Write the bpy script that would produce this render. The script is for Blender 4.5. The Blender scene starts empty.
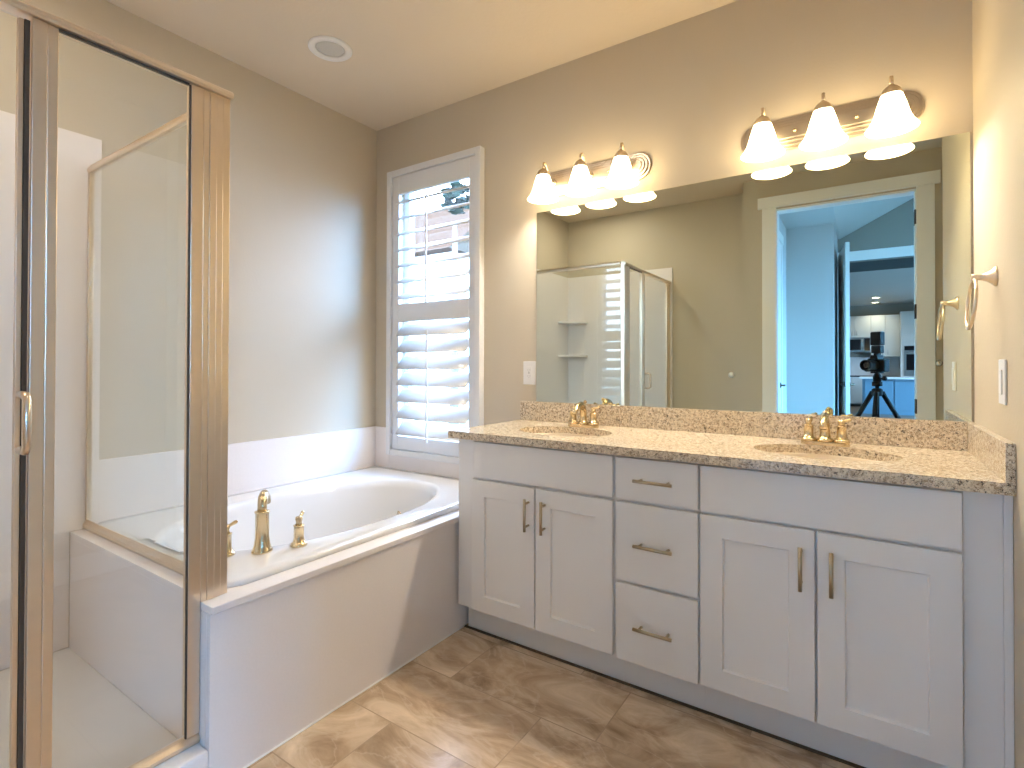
import bpy, bmesh, math, random
from mathutils import Vector, Matrix

random.seed(7)
S = bpy.context.scene
COL = S.collection
PI = math.pi

# ------------------------------------------------------------------ camera
cam_d = bpy.data.cameras.new('camera_view')
cam = bpy.data.objects.new('camera_view', cam_d)
COL.objects.link(cam)
F_PX, CY = 525.13, 360.87
CAM = Vector((0.0, -2.376, 1.1904))
RT = Vector((0.82919595, 0.55895386, 0.00215768))
UP = Vector((0.00290837, -0.00817457, 0.99996236))
FW = Vector((-0.55895046, 0.82915846, 0.00840397))
m = Matrix((RT, UP, -FW)).transposed().to_4x4()
m.translation = CAM
cam.matrix_world = m
cam_d.sensor_width = 36.0
cam_d.lens = 36.0 * F_PX / 1024.0
cam_d.shift_y = (CY - 384.0) / 1024.0
cam_d.clip_start = 0.01
cam_d.clip_end = 200
S.camera = cam

# ------------------------------------------------------------------ colour management
S.view_settings.view_transform = 'Standard'
S.view_settings.look = 'None'
S.view_settings.exposure = 0.71
S.view_settings.gamma = 1.0
S.view_settings.use_curve_mapping = False
S.cycles.use_denoising = True
S.cycles.max_bounces = 12
S.cycles.diffuse_bounces = 6
S.cycles.glossy_bounces = 6
S.cycles.transparent_max_bounces = 24
S.cycles.transmission_bounces = 6
S.cycles.sample_clamp_indirect = 6.0

# ------------------------------------------------------------------ sky: bright white cloud, deep blue on the shaded side towards +x
W = bpy.data.worlds.new('sky'); S.world = W; W.use_nodes = True
wn = W.node_tree; wn.nodes.clear()
wo = wn.nodes.new('ShaderNodeOutputWorld'); bg = wn.nodes.new('ShaderNodeBackground')
tc = wn.nodes.new('ShaderNodeTexCoord'); sx = wn.nodes.new('ShaderNodeSeparateXYZ')
wn.links.new(tc.outputs['Generated'], sx.inputs[0])
rx = wn.nodes.new('ShaderNodeMapRange'); rx.inputs[1].default_value = 0.1; rx.inputs[2].default_value = 0.6
ry = wn.nodes.new('ShaderNodeMapRange'); ry.inputs[1].default_value = 0.75; ry.inputs[2].default_value = 0.35
wn.links.new(sx.outputs['X'], rx.inputs[0]); wn.links.new(sx.outputs['Y'], ry.inputs[0])
rmp = wn.nodes.new('ShaderNodeMath'); rmp.operation = 'MULTIPLY'; wn.links.new(rx.outputs[0], rmp.inputs[0]); wn.links.new(ry.outputs[0], rmp.inputs[1])
mixc = wn.nodes.new('ShaderNodeMix'); mixc.data_type = 'RGBA'
SKY_BLUE = (8.0, 22.5, 46.0, 1); SKY_WHITE = (9.6, 12.2, 18.0, 1)
mixc.inputs[7].default_value = SKY_BLUE; mixc.inputs[6].default_value = SKY_WHITE
wn.links.new(rmp.outputs[0], mixc.inputs[0])
wn.links.new(mixc.outputs[2], bg.inputs[0]); bg.inputs[1].default_value = 1.0
wn.links.new(bg.outputs[0], wo.inputs[0])

def portal(name, loc, rot, sx_, sy_):
    d = bpy.data.lights.new(name, 'AREA'); d.shape = 'RECTANGLE'; d.size = sx_; d.size_y = sy_
    d.cycles.is_portal = True
    o = bpy.data.objects.new(name, d); o.location = loc; o.rotation_euler = rot; COL.objects.link(o)
    return o
portal('bath_window_portal', (-2.175, 0.16, 1.52), (PI/2, 0, PI), 0.7, 1.74)
portal('bedroom_window_portal', (3.2, -3.75, 1.65), (0, PI/2, 0), 1.9, 2.0)
portal('great_room_window_portal', (4.7, -11.0, 1.55), (0, PI/2, 0), 1.3, 5.0)

# lamp strengths (lamps themselves are built with their fixtures)
BULB_E = 360.0
SHADE_E = 7.3
BATH_FILL_E = 40.0  # added fill light over the bathroom floor, out of view
SHOWER_FILL_E = 68.0  # added fill light over the shower, out of view
KITCHEN_W = 32.0

# ------------------------------------------------------------------ materials
def nodes_of(name):
    mt = bpy.data.materials.new(name); mt.use_nodes = True
    nt = mt.node_tree; b = nt.nodes['Principled BSDF']
    return mt, nt, b
def N(nt, t, **k):
    n = nt.nodes.new(t)
    for a, v in k.items(): setattr(n, a, v)
    return n
def plain(name, col, rough=0.5, metal=0.0, spec=0.5, var=0.0, vscale=8.0, bump=0.0, bscale=200.0, coat=0.0, aniso=0.0):
    """a procedural material: base colour with a faint noise variation and bump"""
    mt, nt, b = nodes_of(name)
    b.inputs['Roughness'].default_value = rough; b.inputs['Metallic'].default_value = metal
    b.inputs['Specular IOR Level'].default_value = spec
    b.inputs['Coat Weight'].default_value = coat
    b.inputs['Anisotropic'].default_value = aniso
    t = N(nt, 'ShaderNodeTexCoord')
    nz = N(nt, 'ShaderNodeTexNoise'); nz.inputs['Scale'].default_value = vscale; nz.inputs['Detail'].default_value = 3
    nt.links.new(t.outputs['Object'], nz.inputs['Vector'])
    mx = N(nt, 'ShaderNodeMix', data_type='RGBA')
    mx.inputs[6].default_value = tuple(c*(1-var) for c in col) + (1,)
    mx.inputs[7].default_value = tuple(min(1, c*(1+var)) for c in col) + (1,)
    nt.links.new(nz.outputs['Fac'], mx.inputs[0]); nt.links.new(mx.outputs[2], b.inputs['Base Color'])
    if bump > 0:
        n2 = N(nt, 'ShaderNodeTexNoise'); n2.inputs['Scale'].default_value = bscale; n2.inputs['Detail'].default_value = 2
        nt.links.new(t.outputs['Object'], n2.inputs['Vector'])
        bp = N(nt, 'ShaderNodeBump'); bp.inputs['Strength'].default_value = bump; bp.inputs['Distance'].default_value = 0.002
        nt.links.new(n2.outputs['Fac'], bp.inputs['Height']); nt.links.new(bp.outputs['Normal'], b.inputs['Normal'])
    return mt

M = {}
M['wall'] = plain('greige_wall_paint', (0.575, 0.505, 0.395), 0.55, var=0.02, vscale=3, bump=0.25, bscale=90, spec=0.3)
M['ceiling'] = plain('greige_ceiling_paint', (0.70, 0.60, 0.465), 0.8, var=0.02, vscale=3, bump=0.4, bscale=60, spec=0.2)
M['hall_wall'] = plain('pale_hall_paint', (0.62, 0.61, 0.59), 0.6, var=0.02, vscale=3, bump=0.2, bscale=90)
M['grey_wall'] = plain('grey_gable_paint', (0.34, 0.32, 0.28), 0.7, var=0.03, vscale=3, bump=0.2, bscale=90)
M['trim'] = plain('white_trim_paint', (0.92, 0.91, 0.88), 0.35, var=0.01)
M['cabinet'] = plain('white_cabinet_paint', (0.84, 0.83, 0.82), 0.35, var=0.012, vscale=5)
M['shutter'] = plain('white_shutter_paint', (0.74, 0.74, 0.74), 0.35, var=0.01)
M['acrylic'] = plain('glossy_white_acrylic', (0.74, 0.73, 0.715), 0.08, var=0.006, coat=0.3)
M['biscuit'] = plain('biscuit_ceramic', (0.76, 0.66, 0.52), 0.12, var=0.01)
M['marble'] = plain('speckled_white_solid_surface', (0.83, 0.775, 0.745), 0.32, var=0.035, vscale=140)
M['pan'] = plain('white_shower_pan', (0.72, 0.70, 0.67), 0.4, var=0.02, vscale=60, bump=0.2, bscale=300)
M['nickel'] = plain('brushed_champagne_nickel', (0.82, 0.69, 0.54), 0.31, 1.0, var=0.04, vscale=30)
M['silver'] = plain('satin_nickel', (0.72, 0.64, 0.53), 0.2, 1.0, var=0.03, vscale=30)
M['plate'] = plain('brushed_lamp_plate', (0.62, 0.52, 0.40), 0.34, 1.0, var=0.04, vscale=30)
M['bronze'] = plain('dark_bronze_hardware', (0.13, 0.105, 0.08), 0.4, 1.0, var=0.05, vscale=30)
M['gold'] = plain('polished_warm_nickel', (0.70, 0.57, 0.37), 0.24, 1.0, var=0.03, vscale=30)
M['pull'] = plain('champagne_bronze_pull', (0.52, 0.43, 0.30), 0.32, 1.0, var=0.04, vscale=40)
M['plastic'] = plain('white_plastic', (0.82, 0.80, 0.77), 0.35, var=0.01)
M['dark'] = plain('grey_slot', (0.25, 0.24, 0.22), 0.5, var=0.1)
M['seal_and_shadow'] = plain('dark_gasket_and_shadow', (0.11, 0.082, 0.06), 0.85, var=0.1, spec=0.1)  # rubber gaskets; also colours the painted shadow strip at the toe kick
M['black'] = plain('black_camera_plastic', (0.008, 0.008, 0.009), 0.6, spec=0.25, var=0.2, vscale=60)
M['rubber'] = plain('black_rubber', (0.012, 0.012, 0.012), 0.7, var=0.2, vscale=80)
M['lens'] = plain('coated_lens_glass', (0.01, 0.01, 0.025), 0.04, var=0.1, coat=1.0)
M['steel'] = plain('stainless_appliance', (0.48, 0.48, 0.48), 0.28, 1.0, var=0.04, vscale=20)
M['black_glass'] = plain('black_oven_glass', (0.015, 0.015, 0.018), 0.06, var=0.1)
M['grille'] = plain('grey_speaker_grille', (0.56, 0.54, 0.50), 0.6, var=0.05, vscale=200, bump=0.6, bscale=600)
M['kitchen_cab'] = plain('white_kitchen_cabinet', (0.74, 0.74, 0.72), 0.4, var=0.01)
M['hall_ceiling_shade'] = plain('shaded_hall_ceiling', (0.10, 0.11, 0.115), 0.8, var=0.03)  # darkness of the unlit hallway put into the ceiling colour
M['island'] = plain('blue_island_paint', (0.20, 0.36, 0.48), 0.45, var=0.02)
M['wood_floor'] = plain('brown_plank_floor', (0.22, 0.17, 0.13), 0.45, var=0.3, vscale=4)
M['carpet'] = plain('grey_brown_carpet', (0.26, 0.23, 0.20), 0.95, var=0.2, vscale=120, bump=0.8, bscale=400)
M['roof'] = plain('brown_roof_shingle', (0.055, 0.029, 0.017), 0.9, spec=0.0, var=0.35, vscale=9)
M['siding'] = plain('tan_house_siding', (0.6, 0.56, 0.50), 0.8, var=0.06, vscale=2)
M['bark'] = plain('tree_bark', (0.12, 0.09, 0.06), 0.9, var=0.3, vscale=8)
M['leaf'] = plain('tree_leaves', (0.018, 0.020, 0.012), 0.7, spec=0.0, var=0.4, vscale=5)
M['ground'] = plain('pale_gravel_ground', (0.08, 0.085, 0.06), 0.95, var=0.2, vscale=6)

def mirror_mat():
    mt, nt, b = nodes_of('silvered_mirror')
    nz = N(nt, 'ShaderNodeTexNoise'); nz.inputs['Scale'].default_value = 2
    mx = N(nt, 'ShaderNodeMix', data_type='RGBA')
    mx.inputs[6].default_value = (0.76, 0.81, 0.71, 1); mx.inputs[7].default_value = (0.765, 0.815, 0.715, 1)
    nt.links.new(nz.outputs['Fac'], mx.inputs[0]); nt.links.new(mx.outputs[2], b.inputs['Base Color'])
    b.inputs['Metallic'].default_value = 1; b.inputs['Roughness'].default_value = 0.0
    return mt
M['mirror'] = mirror_mat()

def glass_mat(name, tint, refl=1.0):
    """clear pane: transparent with a Schlick mirror reflection on both faces"""
    mt = bpy.data.materials.new(name); mt.use_nodes = True
    nt = mt.node_tree; nt.nodes.clear()
    out = N(nt, 'ShaderNodeOutputMaterial'); mix = N(nt, 'ShaderNodeMixShader')
    tr = N(nt, 'ShaderNodeBsdfTransparent'); tr.inputs[0].default_value = tint + (1,)
    gl = N(nt, 'ShaderNodeBsdfGlossy'); gl.inputs['Roughness'].default_value = 0.0; gl.inputs[0].default_value = (1, 1, 1, 1)
    lw = N(nt, 'ShaderNodeLayerWeight'); lw.inputs[0].default_value = 0.5
    pw = N(nt, 'ShaderNodeMath', operation='POWER'); pw.inputs[1].default_value = 5.0
    mr = N(nt, 'ShaderNodeMapRange'); mr.inputs[3].default_value = 0.045*refl; mr.inputs[4].default_value = 1.0
    nt.links.new(lw.outputs['Facing'], pw.inputs[0]); nt.links.new(pw.outputs[0], mr.inputs[0])
    nt.links.new(mr.outputs[0], mix.inputs[0]); nt.links.new(tr.outputs[0], mix.inputs[1]); nt.links.new(gl.outputs[0], mix.inputs[2])
    nt.links.new(mix.outputs[0], out.inputs[0])
    return mt
M['glass'] = glass_mat('clear_shower_glass', (0.965, 0.975, 0.962))
M['pane'] = glass_mat('clear_window_glass', (0.98, 0.99, 0.99))

def shade_mat():
    mt, nt, b = nodes_of('lit_frosted_glass')
    nz = N(nt, 'ShaderNodeTexNoise'); nz.inputs['Scale'].default_value = 30
    mx = N(nt, 'ShaderNodeMix', data_type='RGBA')
    mx.inputs[6].default_value = (1.0, 0.77, 0.43, 1); mx.inputs[7].default_value = (1.0, 0.79, 0.46, 1)
    nt.links.new(nz.outputs['Fac'], mx.inputs[0])
    b.inputs['Base Color'].default_value = (0.9, 0.87, 0.8, 1)
    nt.links.new(mx.outputs[2], b.inputs['Emission Color']); b.inputs['Emission Strength'].default_value = SHADE_E
    b.inputs['Roughness'].default_value = 0.3
    return mt
M['shade'] = shade_mat()
def emit(name, col, s):
    mt, nt, b = nodes_of(name)
    nz = N(nt, 'ShaderNodeTexNoise'); nz.inputs['Scale'].default_value = 30
    mx = N(nt, 'ShaderNodeMix', data_type='RGBA'); mx.inputs[6].default_value = col + (1,); mx.inputs[7].default_value = tuple(c*.97 for c in col) + (1,)
    nt.links.new(nz.outputs['Fac'], mx.inputs[0]); nt.links.new(mx.outputs[2], b.inputs['Emission Color'])
    b.inputs['Emission Strength'].default_value = s; b.inputs['Base Color'].default_value = (.8, .8, .8, 1)
    return mt
M['bulb'] = emit('lit_bulb', (1.0, 0.93, 0.84), BULB_E)
M['downlight'] = emit('lit_downlight', (1.0, 0.9, 0.75), 12.0)

def granite():
    mt, nt, b = nodes_of('speckled_cream_granite')
    t = N(nt, 'ShaderNodeTexCoord'); L = nt.links
    def noise(sc, det=2, dist=0.0):
        n = N(nt, 'ShaderNodeTexNoise'); n.inputs['Scale'].default_value = sc; n.inputs['Detail'].default_value = det
        n.inputs['Distortion'].default_value = dist
        L.new(t.outputs['Object'], n.inputs['Vector']); return n
    base = N(nt, 'ShaderNodeValToRGB'); e = base.color_ramp.elements
    e[0].position = 0.36; e[0].color = (0.50, 0.40, 0.28, 1); e[1].position = 0.60; e[1].color = (0.82, 0.72, 0.56, 1)
    x = base.color_ramp.elements.new(0.47); x.color = (0.71, 0.605, 0.455, 1)
    L.new(noise(100, 4, .6).outputs['Fac'], base.inputs[0])
    # brown and black flecks from voronoi cells picked at random
    def flecks(sc, lo, hi, src, col, seedoff):
        v = N(nt, 'ShaderNodeTexVoronoi'); v.inputs['Scale'].default_value = sc
        mp = N(nt, 'ShaderNodeMapping'); mp.inputs['Location'].default_value = (seedoff, seedoff*.7, seedoff*.3)
        n = noise(sc*1.4, 2)
        add = N(nt, 'ShaderNodeMix', data_type='RGBA', blend_type='LINEAR_LIGHT'); add.inputs[0].default_value = 0.012
        L.new(t.outputs['Object'], add.inputs[6]); L.new(n.outputs['Color'], add.inputs[7])
        L.new(add.outputs[2], mp.inputs['Vector']); L.new(mp.outputs[0], v.inputs['Vector'])
        sp = N(nt, 'ShaderNodeSeparateColor'); L.new(v.outputs['Color'], sp.inputs[0])
        th = N(nt, 'ShaderNodeMath', operation='GREATER_THAN'); th.inputs[1].default_value = lo
        L.new(sp.outputs[0], th.inputs[0])
        d = N(nt, 'ShaderNodeMath', operation='LESS_THAN'); d.inputs[1].default_value = hi
        L.new(v.outputs['Distance'], d.inputs[0])
        a = N(nt, 'ShaderNodeMath', operation='MULTIPLY'); L.new(th.outputs[0], a.inputs[0]); L.new(d.outputs[0], a.inputs[1])
        mx = N(nt, 'ShaderNodeMix', data_type='RGBA'); L.new(a.outputs[0], mx.inputs[0])
        L.new(src, mx.inputs[6]); mx.inputs[7].default_value = col
        return mx.outputs[2]
    c = flecks(160, 0.70, 0.6, base.outputs[0], (0.37, 0.265, 0.17, 1), 3.1)
    c = flecks(200, 0.82, 0.5, c, (0.90, 0.82, 0.68, 1), 9.7)
    c = flecks(140, 0.90, 0.5, c, (0.05, 0.04, 0.035, 1), 17.3)
    c = flecks(220, 0.86, 0.5, c, (0.15, 0.115, 0.085, 1), 27.3)
    L.new(c, b.inputs['Base Color']); b.inputs['Roughness'].default_value = 0.14
    return mt
M['granite'] = granite()

def floor_mat():
    mt, nt, b = nodes_of('brown_stone_look_tile'); L = nt.links
    t = N(nt, 'ShaderNodeTexCoord')
    mp = N(nt, 'ShaderNodeMapping'); mp.inputs['Location'].default_value = (1.314 + 1.2, 1.14 + 0.6*6, 0)
    L.new(t.outputs['Object'], mp.inputs['Vector'])
    br = N(nt, 'ShaderNodeTexBrick'); br.offset = 0.333; br.offset_frequency = 2
    br.inputs['Scale'].default_value = 1.0; br.inputs['Brick Width'].default_value = 0.6; br.inputs['Row Height'].default_value = 0.3
    br.inputs['Mortar Size'].default_value = 0.0022; br.inputs['Mortar Smooth'].default_value = 0.2
    br.inputs['Color1'].default_value = (0, 0, 0, 1); br.inputs['Color2'].default_value = (1, 1, 1, 1); br.inputs['Mortar'].default_value = (0.5, 0.5, 0.5, 1)
    L.new(mp.outputs[0], br.inputs['Vector'])
    # each tile gets its own offset into the veining
    sc = N(nt, 'ShaderNodeVectorMath', operation='SCALE'); sc.inputs['Scale'].default_value = 7.0
    L.new(br.outputs['Color'], sc.inputs[0])
    ad = N(nt, 'ShaderNodeVectorMath', operation='ADD'); L.new(t.outputs['Object'], ad.inputs[0]); L.new(sc.outputs[0], ad.inputs[1])
    rot = N(nt, 'ShaderNodeMapping'); rot.inputs['Rotation'].default_value = (0, 0, 0.6); rot.inputs['Scale'].default_value = (1.0, 1.7, 1.0)
    L.new(ad.outputs[0], rot.inputs['Vector'])
    n1 = N(nt, 'ShaderNodeTexNoise'); n1.inputs['Scale'].default_value = 3.2; n1.inputs['Detail'].default_value = 9; n1.inputs['Distortion'].default_value = 1.3
    n1.inputs['Roughness'].default_value = 0.62
    L.new(rot.outputs[0], n1.inputs['Vector'])
    cr = N(nt, 'ShaderNodeValToRGB'); e = cr.color_ramp.elements
    e[0].position = 0.33; e[0].color = (0.27, 0.18, 0.105, 1); e[1].position = 0.74; e[1].color = (0.84, 0.68, 0.50, 1)
    k = e.new(0.5); k.color = (0.53, 0.39, 0.26, 1)
    L.new(n1.outputs['Fac'], cr.inputs[0])
    # thin pale veins
    n2 = N(nt, 'ShaderNodeTexNoise'); n2.inputs['Scale'].default_value = 1.9; n2.inputs['Detail'].default_value = 6; n2.inputs['Distortion'].default_value = 2.2
    L.new(rot.outputs[0], n2.inputs['Vector'])
    s1 = N(nt, 'ShaderNodeMath', operation='SUBTRACT'); s1.inputs[1].default_value = 0.5; L.new(n2.outputs['Fac'], s1.inputs[0])
    s2 = N(nt, 'ShaderNodeMath', operation='ABSOLUTE'); L.new(s1.outputs[0], s2.inputs[0])
    s3 = N(nt, 'ShaderNodeMapRange'); s3.inputs[1].default_value = 0.0; s3.inputs[2].default_value = 0.022; s3.inputs[3].default_value = 0.35; s3.inputs[4].default_value = 0.0
    L.new(s2.outputs[0], s3.inputs[0])
    mv = N(nt, 'ShaderNodeMix', data_type='RGBA'); L.new(s3.outputs[0], mv.inputs[0]); L.new(cr.outputs[0], mv.inputs[6]); mv.inputs[7].default_value = (0.72, 0.58, 0.44, 1)
    mg = N(nt, 'ShaderNodeMix', data_type='RGBA'); L.new(br.outputs['Fac'], mg.inputs[0]); L.new(mv.outputs[2], mg.inputs[6]); mg.inputs[7].default_value = (0.40, 0.295, 0.20, 1)
    L.new(mg.outputs[2], b.inputs['Base Color']); b.inputs['Roughness'].default_value = 0.27
    bp = N(nt, 'ShaderNodeBump'); bp.invert = True; bp.inputs['Distance'].default_value = 0.001; bp.inputs['Strength'].default_value = 0.5
    L.new(br.outputs['Fac'], bp.inputs['Height']); L.new(bp.outputs['Normal'], b.inputs['Normal'])
    return mt
M['floor'] = floor_mat()

# ------------------------------------------------------------------ mesh helpers
class MB:
    """collects shapes and links them as one mesh object"""
    def __init__(s): s.bm = bmesh.new(); s.smooth = False
    def box(s, x0, x1, y0, y1, z0, z1, bev=0.0, seg=2):
        b2 = bmesh.new(); bmesh.ops.create_cube(b2, size=1.0)
        for v in b2.verts:
            v.co = Vector(((x0+x1)/2 + v.co.x*(x1-x0), (y0+y1)/2 + v.co.y*(y1-y0), (z0+z1)/2 + v.co.z*(z1-z0)))
        if bev > 0:
            bmesh.ops.bevel(b2, geom=b2.edges[:], offset=bev, segments=seg, profile=0.5, affect='EDGES')
        s.merge(b2); return s
    def merge(s, b2, mat=None):
        if mat is not None: b2.transform(mat)
        me = bpy.data.meshes.new('tmp'); b2.to_mesh(me); b2.free(); s.bm.from_mesh(me); bpy.data.meshes.remove(me)
    def lathe(s, prof, n=24, mat=None, cap0=True, cap1=True):
        """prof: (r, z) pairs, revolved about local z"""
        b2 = bmesh.new(); rings = []
        for r, z in prof:
            if r <= 1e-6: rings.append([b2.verts.new((0, 0, z))])
            else: rings.append([b2.verts.new((r*math.cos(2*PI*i/n), r*math.sin(2*PI*i/n), z)) for i in range(n)])
        for a, c in zip(rings, rings[1:]):
            for i in range(n):
                j = (i+1) % n
                if len(a) == 1 and len(c) == 1: continue
                if len(a) == 1: f = (a[0], c[i], c[j])
                elif len(c) == 1: f = (a[i], a[j], c[0])
                else: f = (a[i], a[j], c[j], c[i])
                b2.faces.new(f)
        if cap0 and len(rings[0]) > 1: b2.faces.new(rings[0][::-1])
        if cap1 and len(rings[-1]) > 1: b2.faces.new(rings[-1])
        bmesh.ops.recalc_face_normals(b2, faces=b2.faces[:])
        for f in b2.faces: f.smooth = True
        s.merge(b2, mat); return s
    def tube(s, pts, r, n=10, closed=False, caps=True):
        """sweep a circle along a path; r is a number or one per point"""
        pts = [Vector(p) for p in pts]; k = len(pts)
        rs = r if isinstance(r, (list, tuple)) else [r]*k
        b2 = bmesh.new(); rings = []; prev = None
        for i, p in enumerate(pts):
            if closed: t = (pts[(i+1) % k] - pts[i-1]).normalized()
            else: t = (pts[min(i+1, k-1)] - pts[max(i-1, 0)]).normalized()
            if prev is None:
                a = Vector((0, 0, 1)) if abs(t.z) < .9 else Vector((1, 0, 0))
                u = t.cross(a).normalized()
            else:
                u = (prev - t*prev.dot(t)).normalized()
            prev = u; w = t.cross(u)
            rings.append([b2.verts.new(p + rs[i]*(math.cos(2*PI*j/n)*u + math.sin(2*PI*j/n)*w)) for j in range(n)])
        pairs = list(zip(rings, rings[1:])) + ([(rings[-1], rings[0])] if closed else [])
        for a, c in pairs:
            for j in range(n):
                b2.faces.new((a[j], a[(j+1) % n], c[(j+1) % n], c[j]))
        if caps and not closed:
            b2.faces.new(rings[0][::-1]); b2.faces.new(rings[-1])
        bmesh.ops.recalc_face_normals(b2, faces=b2.faces[:])
        for f in b2.faces: f.smooth = True
        s.merge(b2); return s
    def prism(s, poly, z0, z1, mat=None, bev=0.0):
        """extrude a 2-D outline (x, y) from z0 to z1"""
        b2 = bmesh.new()
        lo = [b2.verts.new((x, y, z0)) for x, y in poly]; hi = [b2.verts.new((x, y, z1)) for x, y in poly]
        b2.faces.new(lo[::-1]); top = b2.faces.new(hi); k = len(poly)
        for i in range(k): b2.faces.new((lo[i], lo[(i+1) % k], hi[(i+1) % k], hi[i]))
        bmesh.ops.recalc_face_normals(b2, faces=b2.faces[:])
        if bev > 0: bmesh.ops.bevel(b2, geom=list(top.edges), offset=bev, segments=2, profile=.5, affect='EDGES')
        s.merge(b2, mat); return s
    def loft(s, loops, cap0=False, cap1=False, smooth=True):
        b2 = bmesh.new(); rings = [[b2.verts.new(p) for p in lp] for lp in loops]; n = len(rings[0])
        for a, c in zip(rings, rings[1:]):
            for j in range(n): b2.faces.new((a[j], a[(j+1) % n], c[(j+1) % n], c[j]))
        if cap0: b2.faces.new(rings[0][::-1])
        if cap1: b2.faces.new(rings[-1])
        bmesh.ops.recalc_face_normals(b2, faces=b2.faces[:])
        for f in b2.faces: f.smooth = smooth
        s.merge(b2); return s
    def build(s, name, mat, parent=None, label=None, shift=None):
        me = bpy.data.meshes.new(name)
        if shift is not None: bmesh.ops.translate(s.bm, verts=s.bm.verts[:], vec=-Vector(shift))
        s.bm.to_mesh(me); s.bm.free()
        me.materials.append(mat)
        o = bpy.data.objects.new(name, me); COL.objects.link(o)
        if parent is not None: o.parent = parent
        if label: o['label'] = label
        if shift is not None and parent is None: o.location = shift
        return o

def tag(o, label, cat, group=None, kind=None):
    o['label'] = label; o['category'] = cat
    if group: o['group'] = group
    if kind: o['kind'] = kind
    return o
def thing(name, label, cat, loc=(0, 0, 0), group=None):
    o = bpy.data.objects.new(name, None); COL.objects.link(o); o.location = loc; o.empty_display_size = 0.1
    return tag(o, label, cat, group)
def struct(name, mb, mat, parent=None, label=None):
    o = mb.build(name, mat, parent)
    if parent is None: o['kind'] = 'structure'
    if label: o['label'] = label
    return o
def part(mb, name, mat, root, label=None):
    """mb is in world coordinates; the part hangs under root, whose empty sits at root.location (no rotation)"""
    o = mb.build(name, mat, None)
    o.data.transform(Matrix.Translation(-root_world(root)))
    o.parent = root
    if label: o['label'] = label
    return o
def root_world(o):
    v = Vector((0, 0, 0))
    while o is not None: v = v + o.location; o = o.parent
    return v
def copy_tree(o, parent=None):
    c = o.copy(); COL.objects.link(c)
    if parent is not None: c.parent = parent
    for ch in [x for x in bpy.data.objects if x.parent == o]: copy_tree(ch, c)
    return c
def lookz(d):
    """matrix that turns local z to direction d"""
    return Vector(d).to_track_quat('Z', 'Y').to_matrix().to_4x4()
def T(x, y, z): return Matrix.Translation((x, y, z))

# ------------------------------------------------------------------ room measures
XL, XR, XR2, XJ = -2.687, 0.307, 0.452, -0.86
YF, YB, ZC = -2.41, -2.709, 2.743
XA = -1.5225                                    # tub apron face
WT = 0.12
# ------------------------------------------------------------------ setting: bathroom shell
struct('floor', MB().box(XL-WT, XR2+WT, YB-WT, 0.0+WT, -0.12, 0.0), M['floor'])
struct('ceiling', MB().box(XL-WT, XR2+WT, YB-WT, 0.0+WT, ZC, ZC+0.12), M['ceiling'])
WX0, WX1, WZ0, WZ1 = -2.505, -1.845, 0.665, 2.378     # window hole
b = MB().box(XL-WT, WX0, 0, 0.14, 0, ZC).box(WX1, XR2+WT, 0, 0.14, 0, ZC).box(WX0, WX1, 0, 0.14, 0, WZ0).box(WX0, WX1, 0, 0.14, WZ1, ZC)
struct('wall_back', b, M['wall'])
struct('wall_left', MB().box(XL-WT, XL, YB-WT, 0, 0, ZC), M['wall'])
struct('wall_right', MB().box(XR, XR2+WT, -0.87, 0, 0, ZC).box(XR2, XR2+WT, YF-WT, -0.87, 0, ZC), M['wall'])
DX0, DX1, DZ = -0.615, 0.312, 2.475                  # doorway
b = MB().box(XJ, DX0, YF-WT, YF, 0, ZC).box(DX1, XR2, YF-WT, YF, 0, ZC).box(DX0, DX1, YF-WT, YF, DZ, ZC)
b.box(XJ, XJ+WT, YB-WT, YF-WT, 0, ZC)
struct('wall_front', b, M['wall'])
struct('wall_front_alcove', MB().box(XL, XJ, YB-WT, YB, 0, ZC), M['wall'])

# doorway casing, jamb liner and hinges
dr = bpy.data.objects.new('door_1', None); COL.objects.link(dr); dr['kind'] = 'structure'
for sgn, yy in ((1, YF), (-1, YF-WT)):
    y0, y1 = (yy+0.0005, yy+0.019) if sgn > 0 else (yy-0.019, yy-0.0005)
    c = MB().box(DX0-0.096, DX0+0.008, y0, y1, 0.001, DZ+0.012, 0.002).box(DX1-0.008, DX1+0.096, y0, y1, 0.001, DZ+0.012, 0.002)
    c.box(DX0-0.128, DX1+0.128, y0, y1+0.006*sgn if sgn > 0 else y1, DZ+0.013, DZ+0.103, 0.002)
    struct('casing', c, M['trim'], dr)
c = MB().box(DX0, DX0+0.015, YF-WT, YF, 0.001, DZ).box(DX1-0.015, DX1, YF-WT, YF, 0.001, DZ).box(DX0, DX1, YF-WT, YF, DZ-0.015, DZ-0.0002)
struct('jamb', c, M['trim'], dr)
for z in (0.90, 1.585, 2.27):
    h = MB().box(DX1-0.018, DX1-0.0145, YF-0.075, YF-0.005, z-0.05, z+0.05, 0.001)
    h.lathe([(0.007, z-0.052), (0.007, z+0.052)], 10, T(DX1-0.014, YF+0.004, 0))
    struct('hinge', h, M['bronze'], dr)

# baseboards
struct('baseboard_front', MB().box(XJ, DX0-0.1, YF+0.0005, YF+0.014, 0.001, 0.13, 0.003).box(DX1+0.098, XR2-0.015, YF+0.0005, YF+0.014, 0.001, 0.13, 0.003), M['trim'])
struct('baseboard_right', MB().box(XR2-0.014, XR2-0.0005, YF+0.015, -0.872, 0.001, 0.13, 0.003).box(XR-0.014, XR-0.0005, -0.869, -0.61, 0.001, 0.13, 0.003), M['trim'])
struct('baseboard_alcove', MB().box(-1.50, XJ, YB+0.0005, YB+0.014, 0.001, 0.13, 0.003), M['trim'])

struct('toe_kick_shadow', MB().box(XA+.001, XR-.001, -0.5075, -0.4945, 0.0004, 0.004), M['seal_and_shadow'])  # dark strip laid on the floor as painted shadow along the toe kick
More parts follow.
